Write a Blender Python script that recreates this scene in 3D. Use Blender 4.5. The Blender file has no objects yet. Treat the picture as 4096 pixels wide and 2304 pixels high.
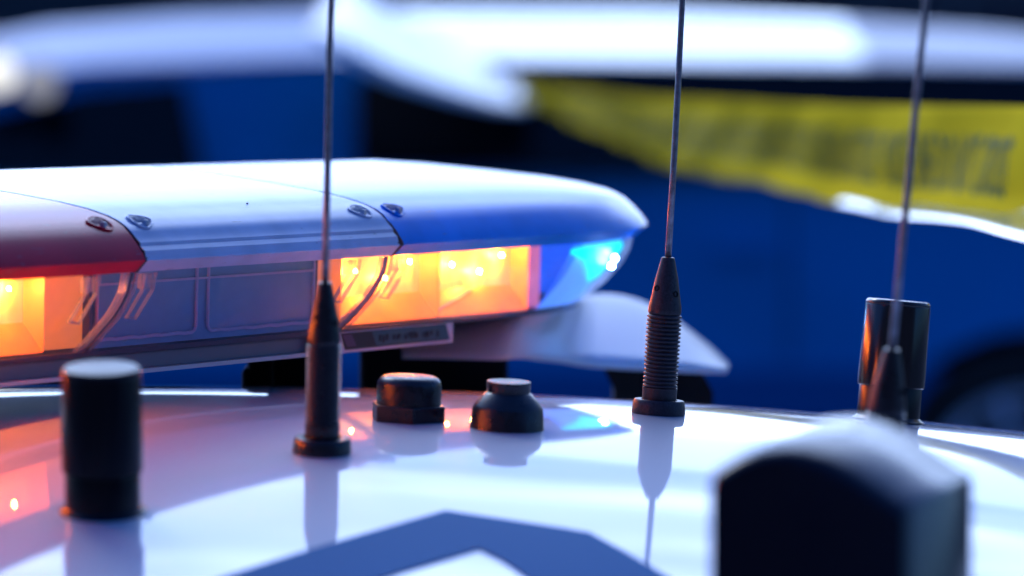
import bpy, bmesh, math, random
from mathutils import Vector, Matrix
random.seed(7)
R = math.radians
sc = bpy.context.scene

# ------------------------------------------------------------------ camera
CAMZ = 1.67
PITCH = math.atan(594.5 / 10733)
cam = bpy.data.objects.new('camera', bpy.data.cameras.new('camera'))
sc.collection.objects.link(cam); sc.camera = cam
cam.location = (0, 0, CAMZ)
cam.rotation_euler = (R(90) - PITCH, 0, 0)
cam.data.sensor_width = 36
cam.data.lens = 150
cam.data.clip_start = 0.05
cam.data.clip_end = 1000
cam.data.dof.use_dof = True
cam.data.dof.focus_distance = 2.62
cam.data.dof.aperture_fstop = 4.9
# ------------------------------------------------------------------ light
SUN_EL, SUN_AZ = R(38), R(-25)     # azimuth measured from +Y towards +X
world = bpy.data.worlds.new('World'); sc.world = world; world.use_nodes = True
def build_world():
    nt = world.node_tree; N = nt.nodes; L = nt.links
    for n in list(N): N.remove(n)
    out = N.new('ShaderNodeOutputWorld'); bg = N.new('ShaderNodeBackground')
    bg.inputs['Strength'].default_value = 0.10
    sky = N.new('ShaderNodeTexSky'); sky.sky_type = 'NISHITA'; sky.sun_disc = False
    sky.sun_elevation = SUN_EL; sky.sun_rotation = SUN_AZ
    sky.air_density = 1.6; sky.dust_density = 1.0; sky.ozone_density = 3.0
    tint = N.new('ShaderNodeMix'); tint.data_type = 'RGBA'; tint.blend_type = 'MULTIPLY'
    tint.inputs[0].default_value = 1
    tint.inputs[7].default_value = (0.26, 0.66, 1.65, 1)
    L.new(sky.outputs[0], tint.inputs[6])
    tc = N.new('ShaderNodeTexCoord'); sp = N.new('ShaderNodeSeparateXYZ')
    L.new(tc.outputs['Generated'], sp.inputs[0])
    def sm(src, a, b, lo=0, hi=1):
        m = N.new('ShaderNodeMapRange'); m.interpolation_type = 'SMOOTHSTEP'
        m.inputs['From Min'].default_value = a; m.inputs['From Max'].default_value = b
        m.inputs['To Min'].default_value = lo; m.inputs['To Max'].default_value = hi
        L.new(src, m.inputs['Value']); return m.outputs[0]
    def mul(a, b):
        m = N.new('ShaderNodeMath'); m.operation = 'MULTIPLY'
        L.new(a, m.inputs[0]); L.new(b, m.inputs[1]); return m.outputs[0]
    # bright thin cloud lying over the part of the sky in front of the camera
    mp = N.new('ShaderNodeMapping'); mp.inputs['Scale'].default_value = (1.3, 1.3, 5.0)
    L.new(tc.outputs['Generated'], mp.inputs[0])
    no = N.new('ShaderNodeTexNoise'); no.inputs['Scale'].default_value = 2.2; no.inputs['Detail'].default_value = 3
    no.inputs['Roughness'].default_value = 0.45
    L.new(mp.outputs[0], no.inputs['Vector'])
    cl = sm(no.outputs[0], 0.36, 0.56, 0.45, 1)
    el = mul(sm(sp.outputs[2], 0.0, 0.05), sm(sp.outputs[2], 0.55, 0.95, 1, 0.0))
    ma = N.new('ShaderNodeMath'); ma.operation = 'MULTIPLY_ADD'; ma.inputs[1].default_value = -0.22
    L.new(sp.outputs[0], ma.inputs[0]); L.new(sp.outputs[2], ma.inputs[2])
    ma2 = N.new('ShaderNodeMath'); ma2.operation = 'MULTIPLY_ADD'; ma2.inputs[1].default_value = 0.06
    L.new(no.outputs[0], ma2.inputs[0]); L.new(ma.outputs[0], ma2.inputs[2])
    up, dn = sm(ma2.outputs[0], 0.27, 0.285), sm(ma2.outputs[0], 0.325, 0.35)
    inv = N.new('ShaderNodeMath'); inv.operation = 'SUBTRACT'; L.new(up, inv.inputs[0]); L.new(dn, inv.inputs[1])
    gap = sm(inv.outputs[0], 0, 1, 1, 0.42)
    side = mul(sm(sp.outputs[0], 0.22, 0.5, 1, 0.03), sm(sp.outputs[0], -0.75, -0.35, 0.25, 1))
    mask = mul(mul(mul(mul(el, sm(sp.outputs[1], -0.1, 0.75)), cl), gap), side)
    mix = N.new('ShaderNodeMix'); mix.data_type = 'RGBA'
    mix.inputs[7].default_value = (33, 43, 66, 1)
    L.new(mask, mix.inputs[0]); L.new(tint.outputs[2], mix.inputs[6])
    L.new(mix.outputs[2], bg.inputs['Color']); L.new(bg.outputs[0], out.inputs[0])
build_world()
sun = bpy.data.objects.new('sun', bpy.data.lights.new('sun', 'SUN'))
sc.collection.objects.link(sun)
sun.data.energy = 0.5; sun.data.angle = R(12); sun.data.color = (1.0, 0.97, 0.93)
sdir = Vector((math.sin(SUN_AZ) * math.cos(SUN_EL), math.cos(SUN_AZ) * math.cos(SUN_EL), math.sin(SUN_EL)))
sun.rotation_euler = (-sdir).to_track_quat('-Z', 'Y').to_euler()
sc.view_settings.view_transform = 'Standard'; sc.view_settings.look = 'None'
sc.view_settings.exposure = 0.0; sc.view_settings.gamma = 1
sc.render.engine = 'CYCLES'
sc.cycles.use_denoising = True
sc.cycles.max_bounces = 10; sc.cycles.transparent_max_bounces = 16
sc.cycles.sample_clamp_indirect = 8
sc.cycles.caustics_reflective = False; sc.cycles.caustics_refractive = False

# ------------------------------------------------------------------ helpers
def tag(o, label=None, cat=None, group=None, kind=None):
    if label: o['label'] = label
    if cat: o['category'] = cat
    if group: o['group'] = group
    if kind: o['kind'] = kind
    return o
def empty(name, loc=(0, 0, 0), mat=None, **k):
    o = bpy.data.objects.new(name, None); sc.collection.objects.link(o)
    if mat is not None: o.matrix_world = mat
    else: o.location = loc
    o.empty_display_size = 0.05
    return tag(o, **k)
def mesh(name, verts, faces, mat, parent=None, smooth=False, **k):
    me = bpy.data.meshes.new(name); me.from_pydata([tuple(v) for v in verts], [], faces)
    me.validate(); 
    if smooth:
        for p in me.polygons: p.use_smooth = True
    for m in (mat if isinstance(mat, (list, tuple)) else [mat]): me.materials.append(m)
    o = bpy.data.objects.new(name, me); sc.collection.objects.link(o)
    if parent: o.parent = parent
    return tag(o, **k)
def bm_obj(name, bm, mat, parent=None, smooth=False, **k):
    me = bpy.data.meshes.new(name); bmesh.ops.recalc_face_normals(bm, faces=bm.faces); bm.to_mesh(me); bm.free()
    if smooth:
        for p in me.polygons: p.use_smooth = True
    me.materials.append(mat)
    o = bpy.data.objects.new(name, me); sc.collection.objects.link(o)
    if parent: o.parent = parent
    return tag(o, **k)
def autosmooth(o, ang=35):
    for p in o.data.polygons: p.use_smooth = True
    bm = bmesh.new(); bm.from_mesh(o.data)
    for e in bm.edges:
        if len(e.link_faces) == 2 and e.calc_face_angle(0) > R(ang): e.smooth = False
    bm.to_mesh(o.data); bm.free(); return o
def box(bm, c, s, rot=None):
    r = bmesh.ops.create_cube(bm, size=1)
    M = Matrix.Translation(Vector(c)) @ (rot.to_4x4() if rot else Matrix()) @ Matrix.Diagonal((*s, 1))
    bmesh.ops.transform(bm, matrix=M, verts=r['verts']); return r['verts']
def bevel(o, w, seg=3):
    m = o.modifiers.new('bevel', 'BEVEL'); m.width = w; m.segments = seg; m.limit_method = 'ANGLE'; m.angle_limit = R(30)
    return o
def lathe(prof, seg=64, closed_bottom=True):
    bm = bmesh.new(); rings = []
    for r, z in prof:
        if r < 1e-6: rings.append([bm.verts.new((0, 0, z))])
        else: rings.append([bm.verts.new((r * math.cos(2 * math.pi * i / seg), r * math.sin(2 * math.pi * i / seg), z)) for i in range(seg)])
    for a, b in zip(rings, rings[1:]):
        for i in range(seg):
            j = (i + 1) % seg
            if len(a) == 1 and len(b) == 1: continue
            if len(a) == 1: bm.faces.new((a[0], b[j], b[i]))
            elif len(b) == 1: bm.faces.new((a[i], a[j], b[0]))
            else: bm.faces.new((a[i], a[j], b[j], b[i]))
    if closed_bottom and len(rings[0]) > 1: bm.faces.new(rings[0][::-1])
    return bm
def tube(bm, pts, r, seg=8, closed=False):
    pts = [Vector(p) for p in pts]; n = len(pts); rings = []
    for i, p in enumerate(pts):
        a = pts[i - 1] if (i > 0 or closed) else pts[i]; b = pts[(i + 1) % n] if (i < n - 1 or closed) else pts[i]
        t = (b - a).normalized(); x = t.orthogonal().normalized()
        if rings and True:
            x = (px - t * px.dot(t)); x = x.normalized() if x.length > 1e-6 else t.orthogonal().normalized()
        y = t.cross(x); px = x
        rr = r[i] if isinstance(r, (list, tuple)) else r
        rings.append([bm.verts.new(p + (x * math.cos(2 * math.pi * k / seg) + y * math.sin(2 * math.pi * k / seg)) * rr) for k in range(seg)])
    m = n if closed else n - 1
    for i in range(m):
        A, B = rings[i], rings[(i + 1) % n]
        for k in range(seg):
            l = (k + 1) % seg
            try: bm.faces.new((A[k], A[l], B[l], B[k]))
            except ValueError: pass
    if not closed: bm.faces.new(rings[0][::-1]); bm.faces.new(rings[-1])

# ------------------------------------------------------------------ materials
def pmat(name, col, rough=0.5, metal=0, spec=0.5, coat=0, coat_r=0.03, emis=None, es=0, bump=0, bscale=200, var=0, vscale=8, rvar=0):
    m = bpy.data.materials.new(name); m.use_nodes = True
    nt = m.node_tree; N = nt.nodes; L = nt.links; b = N['Principled BSDF']
    b.inputs['Base Color'].default_value = (*col, 1); b.inputs['Roughness'].default_value = rough
    b.inputs['Metallic'].default_value = metal; b.inputs['Specular IOR Level'].default_value = spec
    b.inputs['Coat Weight'].default_value = coat; b.inputs['Coat Roughness'].default_value = coat_r
    if emis: b.inputs['Emission Color'].default_value = (*emis, 1); b.inputs['Emission Strength'].default_value = es
    tc = N.new('ShaderNodeTexCoord')
    if var or rvar:
        no = N.new('ShaderNodeTexNoise'); no.inputs['Scale'].default_value = vscale; no.inputs['Detail'].default_value = 6
        L.new(tc.outputs['Object'], no.inputs['Vector'])
        if var:
            mr = N.new('ShaderNodeMapRange'); mr.inputs['From Min'].default_value = 0.3; mr.inputs['From Max'].default_value = 0.7
            mr.inputs['To Min'].default_value = 1 - var; mr.inputs['To Max'].default_value = 1 + var
            L.new(no.outputs[0], mr.inputs[0])
            mx = N.new('ShaderNodeVectorMath'); mx.operation = 'SCALE'; mx.inputs[0].default_value = col
            L.new(mr.outputs[0], mx.inputs['Scale']); L.new(mx.outputs[0], b.inputs['Base Color'])
        if rvar:
            mr = N.new('ShaderNodeMapRange'); mr.inputs['From Min'].default_value = 0.3; mr.inputs['From Max'].default_value = 0.7
            mr.inputs['To Min'].default_value = max(0, rough - rvar); mr.inputs['To Max'].default_value = rough + rvar
            L.new(no.outputs[0], mr.inputs[0]); L.new(mr.outputs[0], b.inputs['Roughness'])
    if bump:
        nb = N.new('ShaderNodeTexNoise'); nb.inputs['Scale'].default_value = bscale; nb.inputs['Detail'].default_value = 3
        L.new(tc.outputs['Object'], nb.inputs['Vector'])
        bp = N.new('ShaderNodeBump'); bp.inputs['Strength'].default_value = bump; bp.inputs['Distance'].default_value = 0.001
        L.new(nb.outputs[0], bp.inputs['Height']); L.new(bp.outputs[0], b.inputs['Normal'])
        if coat: L.new(bp.outputs[0], b.inputs['Coat Normal'])
    return m
def clear_mat(name, col=(0.8, 0.88, 1), haze=0.12, gloss=0.03, rough=0.06, scratch=True):
    """thin clear plastic: see-through, fresnel reflection, a little milky haze"""
    m = bpy.data.materials.new(name); m.use_nodes = True
    nt = m.node_tree; N = nt.nodes; L = nt.links; N.remove(N['Principled BSDF']); out = N['Material Output']
    tr = N.new('ShaderNodeBsdfTransparent'); tr.inputs[0].default_value = (*col, 1)
    di = N.new('ShaderNodeBsdfDiffuse'); di.inputs[0].default_value = (0.42, 0.64, 0.82, 1)
    gl = N.new('ShaderNodeBsdfGlossy'); gl.inputs['Roughness'].default_value = rough
    lw = N.new('ShaderNodeLayerWeight'); lw.inputs['Blend'].default_value = 0.5
    pw = N.new('ShaderNodeMath'); pw.operation = 'POWER'; pw.inputs[1].default_value = 4.5; L.new(lw.outputs['Facing'], pw.inputs[0])
    fr = N.new('ShaderNodeMath'); fr.operation = 'MULTIPLY_ADD'; fr.inputs[1].default_value = 0.55; fr.inputs[2].default_value = gloss
    L.new(pw.outputs[0], fr.inputs[0])
    m1 = N.new('ShaderNodeMixShader'); m2 = N.new('ShaderNodeMixShader')
    m1.inputs[0].default_value = haze
    L.new(tr.outputs[0], m1.inputs[1]); L.new(di.outputs[0], m1.inputs[2])
    L.new(fr.outputs[0], m2.inputs[0]); L.new(m1.outputs[0], m2.inputs[1]); L.new(gl.outputs[0], m2.inputs[2])
    if scratch:
        tc = N.new('ShaderNodeTexCoord'); no = N.new('ShaderNodeTexNoise'); no.inputs['Scale'].default_value = 35; no.inputs['Detail'].default_value = 8
        L.new(tc.outputs['Object'], no.inputs['Vector'])
        mr = N.new('ShaderNodeMapRange'); mr.inputs['From Min'].default_value = .35; mr.inputs['From Max'].default_value = .7
        mr.inputs['To Min'].default_value = haze * 0.6; mr.inputs['To Max'].default_value = haze * 1.5
        L.new(no.outputs[0], mr.inputs[0]); L.new(mr.outputs[0], m1.inputs[0])
    L.new(m2.outputs[0], out.inputs[0]); return m
def emit_mat(name, col, s):
    m = bpy.data.materials.new(name); m.use_nodes = True
    b = m.node_tree.nodes['Principled BSDF']; b.inputs['Base Color'].default_value = (0, 0, 0, 1)
    b.inputs['Emission Color'].default_value = (*col, 1); b.inputs['Emission Strength'].default_value = s
    return m

M = {}
M['roof'] = pmat('white_paint', (0.62, 0.67, 0.78), 0.5, spec=0.08, coat=1, coat_r=0.01, bump=0.022, bscale=420)
M['decal'] = pmat('blue_vinyl', (0.004, 0.125, 0.33), 0.6, spec=0.04, bump=0.1, bscale=300)
M['carblue'] = pmat('blue_paint', (0.0, 0.27, 0.66), 0.5, spec=0.12)
M['carwhite'] = pmat('white_car_paint', (0.8, 0.8, 0.82), 0.3, coat=1, coat_r=0.05)
M['glass_dark'] = pmat('dark_glass', (0.002, 0.003, 0.006), 0.1, spec=0.25)
M['tyre'] = pmat('tyre_rubber', (0.015, 0.015, 0.017), 0.8)
M['rim'] = pmat('wheel_alloy', (0.75, 0.82, 0.95), 0.4)
M['rubber'] = pmat('black_rubber', (0.004, 0.005, 0.013), 0.34, spec=0.55, bump=0.15, bscale=900, rvar=0.12, vscale=200)
M['rubber_dusty'] = pmat('dusty_rubber', (0.022, 0.022, 0.032), 0.40, spec=0.4, bump=0.3, bscale=1200, var=0.5, vscale=700)
M['plastic'] = pmat('black_plastic', (0.002, 0.003, 0.008), 0.28, spec=0.25, bump=0.05, bscale=600)
M['plastic_gloss'] = pmat('gloss_black_plastic', (0.006, 0.006, 0.010), 0.18, spec=0.6)
M['fin'] = pmat('satin_black_housing', (0.0015, 0.006, 0.022), 0.25, spec=0.32)
M['whip'] = pmat('whip_steel', (0.25, 0.25, 0.28), 0.4, metal=0.8, bump=0.3, bscale=700, var=0.3, vscale=300)
M['fairing'] = pmat('white_fairing', (0.50, 0.54, 0.62), 0.45, spec=0.25)
M['bracket'] = pmat('black_bracket', (0.003, 0.003, 0.005), 0.6, spec=0.2)
M['alu'] = pmat('bar_base_metal', (0.16, 0.19, 0.26), 0.35, metal=0.3, bump=0.1, bscale=300)
M['alu_edge'] = pmat('bar_base_edge', (0.55, 0.6, 0.7), 0.3, metal=0.4)
# ------------------------------------------------------------------ roof surface of the near police car
def zr(x, y): return CAMZ - 0.221 + 0.09 * 0.1152 - 0.2 * (y - 2.6) ** 2 - 0.09 * (x + 0.25) ** 2
def nrm(x, y): return Vector((0.18 * (x + 0.25), 0.4 * (y - 2.6), 1)).normalized()
def seat(x, y, spin=0, sink=0.0005):
    n = nrm(x, y); q = Vector((0, 0, 1)).rotation_difference(n)
    return Matrix.Translation((x, y, zr(x, y) - sink)) @ q.to_matrix().to_4x4() @ Matrix.Rotation(spin, 4, 'Z')
AX = Vector((0.515, 0.857, 0)).normalized(); AV = Vector((-0.857, 0.515, 0)).normalized()
O2 = Vector((-0.0702, 2.73, 0))
def uv2xy(u, v): p = O2 + AX * u + AV * v; return p.x, p.y

# ================================================================== SETTING
def build_ground():
    m = bpy.data.materials.new('asphalt'); m.use_nodes = True; nt = m.node_tree; N = nt.nodes; L = nt.links
    b = N['Principled BSDF']; b.inputs['Roughness'].default_value = .85
    tc = N.new('ShaderNodeTexCoord'); no = N.new('ShaderNodeTexNoise'); no.inputs['Scale'].default_value = 60; no.inputs['Detail'].default_value = 8
    L.new(tc.outputs['Object'], no.inputs['Vector']); cr = N.new('ShaderNodeValToRGB')
    cr.color_ramp.elements[0].color = (.025, .027, .032, 1); cr.color_ramp.elements[1].color = (.075, .078, .085, 1)
    L.new(no.outputs[0], cr.inputs[0]); L.new(cr.outputs[0], b.inputs['Base Color'])
    s = 400
    mesh('ground', [(-s, -s, 0), (s, -s, 0), (s, s, 0), (-s, s, 0)], [(0, 1, 2, 3)], m, kind='structure')
build_ground()

def build_building():
    wall = pmat('dark_wall', (0.035, 0.04, 0.055), 0.8, var=0.3, vscale=1.5)
    roofm = pmat('dark_roof', (0.03, 0.035, 0.045), 0.6)
    win = pmat('building_glass', (0.02, 0.03, 0.05), 0.1)
    frame = pmat('window_frame', (0.12, 0.13, 0.15), 0.5)
    t = empty('warehouse', (2, 44, 0), label='long low dark warehouse behind the parked blue patrol wagon', cat='building')
    bm = bmesh.new(); box(bm, (0, 4, 1.5), (70, 8, 3.0)); bm_obj('wall', bm, wall, t)
    v = [(-36, -.6, 2.95), (36, -.6, 2.95), (36, 8.6, 2.95), (-36, 8.6, 2.95), (-36, 4, 3.5), (36, 4, 3.5)]
    r = mesh('roof', v, [(0, 1, 5, 4), (2, 3, 4, 5), (1, 2, 5), (3, 0, 4), (3, 2, 1, 0)], roofm, t)
    for i in range(12):
        x = -31 + i * 5.6
        bm = bmesh.new(); box(bm, (x, -0.03, 1.7), (2.0, .06, 1.2)); f = bm_obj('window', bm, frame, t)
        bm = bmesh.new(); box(bm, (x - .48, -.07, 1.7), (.88, .03, 1.05)); box(bm, (x + .48, -.07, 1.7), (.88, .03, 1.05)); bm_obj('pane', bm, win, f)
build_building()

def build_sky_blocker():  # unseen building, added to keep bright sky out of the black plastics
    wall = pmat('blocker_wall', (0.05, 0.045, 0.05), 0.85, var=0.3, vscale=6)
    t = empty('sky_blocker', (0, -9, 0), label='unseen dark building added behind the camera to block sky', cat='building')
    bm = bmesh.new(); box(bm, (0, -4, 4), (46, 8, 8)); bm_obj('wall', bm, wall, t)  # body of the added sky blocker
    bm = bmesh.new(); box(bm, (0, -4, 8.15), (47, 9, .3)); bm_obj('roof', bm, pmat('blocker_roof', (.04, .04, .05), .7), t)
    for i in range(7):
        x = -18 + i * 6
        for z in (1.9, 5.2):
            bm = bmesh.new(); box(bm, (x, .03, z), (1.8, .1, 1.7)); f = bm_obj('window', bm, pmat('blocker_frame', (.1, .1, .12), .5), t)
            bm = bmesh.new(); box(bm, (x, .09, z), (1.6, .04, 1.5)); bm_obj('pane', bm, M['glass_dark'], f)
build_sky_blocker()

# ================================================================== BACKGROUND WAGON (side on, 12 m away)
def build_wagon():
    Y0 = 12.0
    t = empty('patrol_wagon', (0, Y0, 0), label='dark blue patrol wagon with white roof, out of focus behind the barrier tape', cat='car')
    # body side profile with wheel arches, extruded
    def arch(cx, r, z0):
        return [(cx + r * math.cos(a), .42 + r * math.sin(a)) for a in [R(180 - i * 15) for i in range(13)] if .42 + r * math.sin(a) >= z0 - 1e-4]
    pr = [(-2.35, .32)] + arch(-1.5, .47, .32) + arch(1.47, .47, .32) + [(2.4, .32), (2.45, .55), (2.4, 1.0), (2.25, 1.30), (1.85, 1.63), (-.45, 1.66), (-1.2, 1.63), (-1.75, 1.56), (-2.3, 1.30), (-2.45, .95), (-2.42, .55)]
    W = 1.9; n = len(pr)
    def inset(z): return 0.0 if z < 1.3 else (z - 1.3) * 0.35
    vs = [(x, inset(z), z) for x, z in pr] + [(x, W - inset(z), z) for x, z in pr]
    fs = [tuple(range(n)), tuple(range(2 * n - 1, n - 1, -1))] + [(i, (i + 1) % n, (i + 1) % n + n, i + n) for i in range(n)]
    b = mesh('body', vs, fs, M['carblue'], t)
    bm = bmesh.new(); bm.from_mesh(b.data); bmesh.ops.triangulate(bm, faces=[f for f in bm.faces if len(f.verts) > 4]); bmesh.ops.recalc_face_normals(bm, faces=bm.faces); bm.to_mesh(b.data); bm.free()
    def pane(name, poly, mat, parent=t, off=0.006, th=0.004, **k):
        m_ = len(poly)
        a = [(x, inset(z) - off, z) for x, z in poly]; c = [(x, inset(z) - off + th, z) for x, z in poly]
        return mesh(name, a + c, [tuple(range(m_))[::-1], tuple(range(m_, 2 * m_))] + [(i, (i + 1) % m_, (i + 1) % m_ + m_, i + m_) for i in range(m_)], mat, parent, **k)
    pane('window', [(-1.9, 1.32), (-.87, 1.32), (-.93, 1.585), (-1.2, 1.56), (-1.6, 1.46)], M['glass_dark'])
    pane('window', [(-.44, 1.335), (2.08, 1.335), (1.80, 1.61), (1.2, 1.632), (.05, 1.637), (-.44, 1.60)], M['glass_dark'])
    # roof shell: cross-section arc lofted along x
    secs = []
    for x, zb, zt in [(-2.05, 1.50, 1.58), (-1.8, 1.54, 1.67), (-1.4, 1.585, 1.745), (-1.0, 1.625, 1.775), (-.5, 1.655, 1.79), (.4, 1.645, 1.785), (1.0, 1.635, 1.76), (1.45, 1.625, 1.73), (1.9, 1.60, 1.68), (2.1, 1.55, 1.59)]:
        y0 = inset(zb) - .012; row = []
        for i in range(17):
            a = math.pi * i / 16; cx = W / 2; hw = cx - y0
            ca, sa = math.cos(a), math.sin(a)
            yy = cx - hw * ca; zz = zb + (zt - zb) * (1 - abs(ca) ** 1.7)
            row.append((x, yy, zz))
        secs.append(row)
    vs = [p for r in secs for p in r]; k = 17
    fs = [(i * k + j, i * k + j + 1, (i + 1) * k + j + 1, (i + 1) * k + j) for i in range(len(secs) - 1) for j in range(k - 1)]
    fs += [tuple(range(k)), tuple(range((len(secs) - 1) * k, len(secs) * k))[::-1]]
    ro = autosmooth(mesh('roof', vs, fs, [M['carwhite'], pmat('roof_dim_reflection', (.30, .33, .46), .4), pmat('roof_blue_reflection', (.40, .50, .74), .5, spec=.3)], t), 60)
    for p in ro.data.polygons:  # one white roof; weaker sky reflection at both ends put into the colour
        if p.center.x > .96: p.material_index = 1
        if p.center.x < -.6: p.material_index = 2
    for cx in (-1.5, 1.47):
        for y, sgn in ((0.11, -1), (W - .11, 1)):
            w = lathe([(.2, -.1), (.40, -.1), (.42, -.07), (.42, .07), (.40, .1), (.30, .1), (.29, .07), (0, .07)], 48, False)
            o = bm_obj('wheel', w, M['tyre'], t, True); o.location = (cx, y, .42); o.rotation_euler = (R(90) if sgn < 0 else R(-90), 0, 0)
            bm = bmesh.new()
            for q in range(10):
                A = Matrix.Rotation(q * math.pi / 5, 3, 'Z'); box(bm, A @ Vector((.15, 0, .085)), (.24, .035, .02), A)
            rr = lathe([(.26, .072), (.285, .09), (.295, .1), (.30, .1)], 40, False); me = bpy.data.meshes.new('t'); rr.to_mesh(me); rr.free(); bm.from_mesh(me)
            rr = lathe([(.06, .08), (.06, .105), (0, .11)], 20, False); me = bpy.data.meshes.new('t'); rr.to_mesh(me); rr.free(); bm.from_mesh(me)
            bm_obj('rim', bm, M['rim'], o)
    low = [(p[0], p[1]) for p in pr if p[1] <= .80]
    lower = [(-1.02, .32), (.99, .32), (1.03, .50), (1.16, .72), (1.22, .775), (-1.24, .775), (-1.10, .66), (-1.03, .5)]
    pane('lower_side_shade', lower, pmat('shaded_blue', (0.0, 0.14, 0.42), 0.6, spec=0.1), off=.010, th=.012)  # side below the body crease, its shade put into a darker blue
    for gx in (-.66, .78):
        bm = bmesh.new(); box(bm, (gx, -.001, 1.05), (.007, .004, .50)); bm_obj('door_gap', bm, M['bracket'], t)
    for x in (-.72, .65):
        bm = bmesh.new(); box(bm, (x, -.025, 1.12), (.17, .03, .03)); h = bm_obj('door_handle', bm, M['carblue'], t); bevel(h, .01)
    # round spot lamps by the windscreen pillar
    for x, z, s, c in ((-1.43, 1.61, 1.3, (1, 1, .97)), (-1.315, 1.585, .42, (.75, .78, .95))):
        body = lathe([(.02, -.09), (.04, -.06), (.055, -.02), (.055, .0), (.05, .002)], 32)
        o = bm_obj('spot_lamp', body, M['plastic'], t, True); o.location = (x, -.12, z); o.rotation_euler = (R(90), 0, 0)
        f = bm_obj('lamp_face', lathe([(.05, .0015), (.03, .006), (0, .008)], 32), emit_mat('lamp_glow', c, s), o, True)
        bm = bmesh.new(); tube(bm, [(x, -.04, z), (x + .02, .06, z - .03)], .012); bm_obj('lamp_arm', bm, M['plastic'], t)
    return t
build_wagon()

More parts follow.
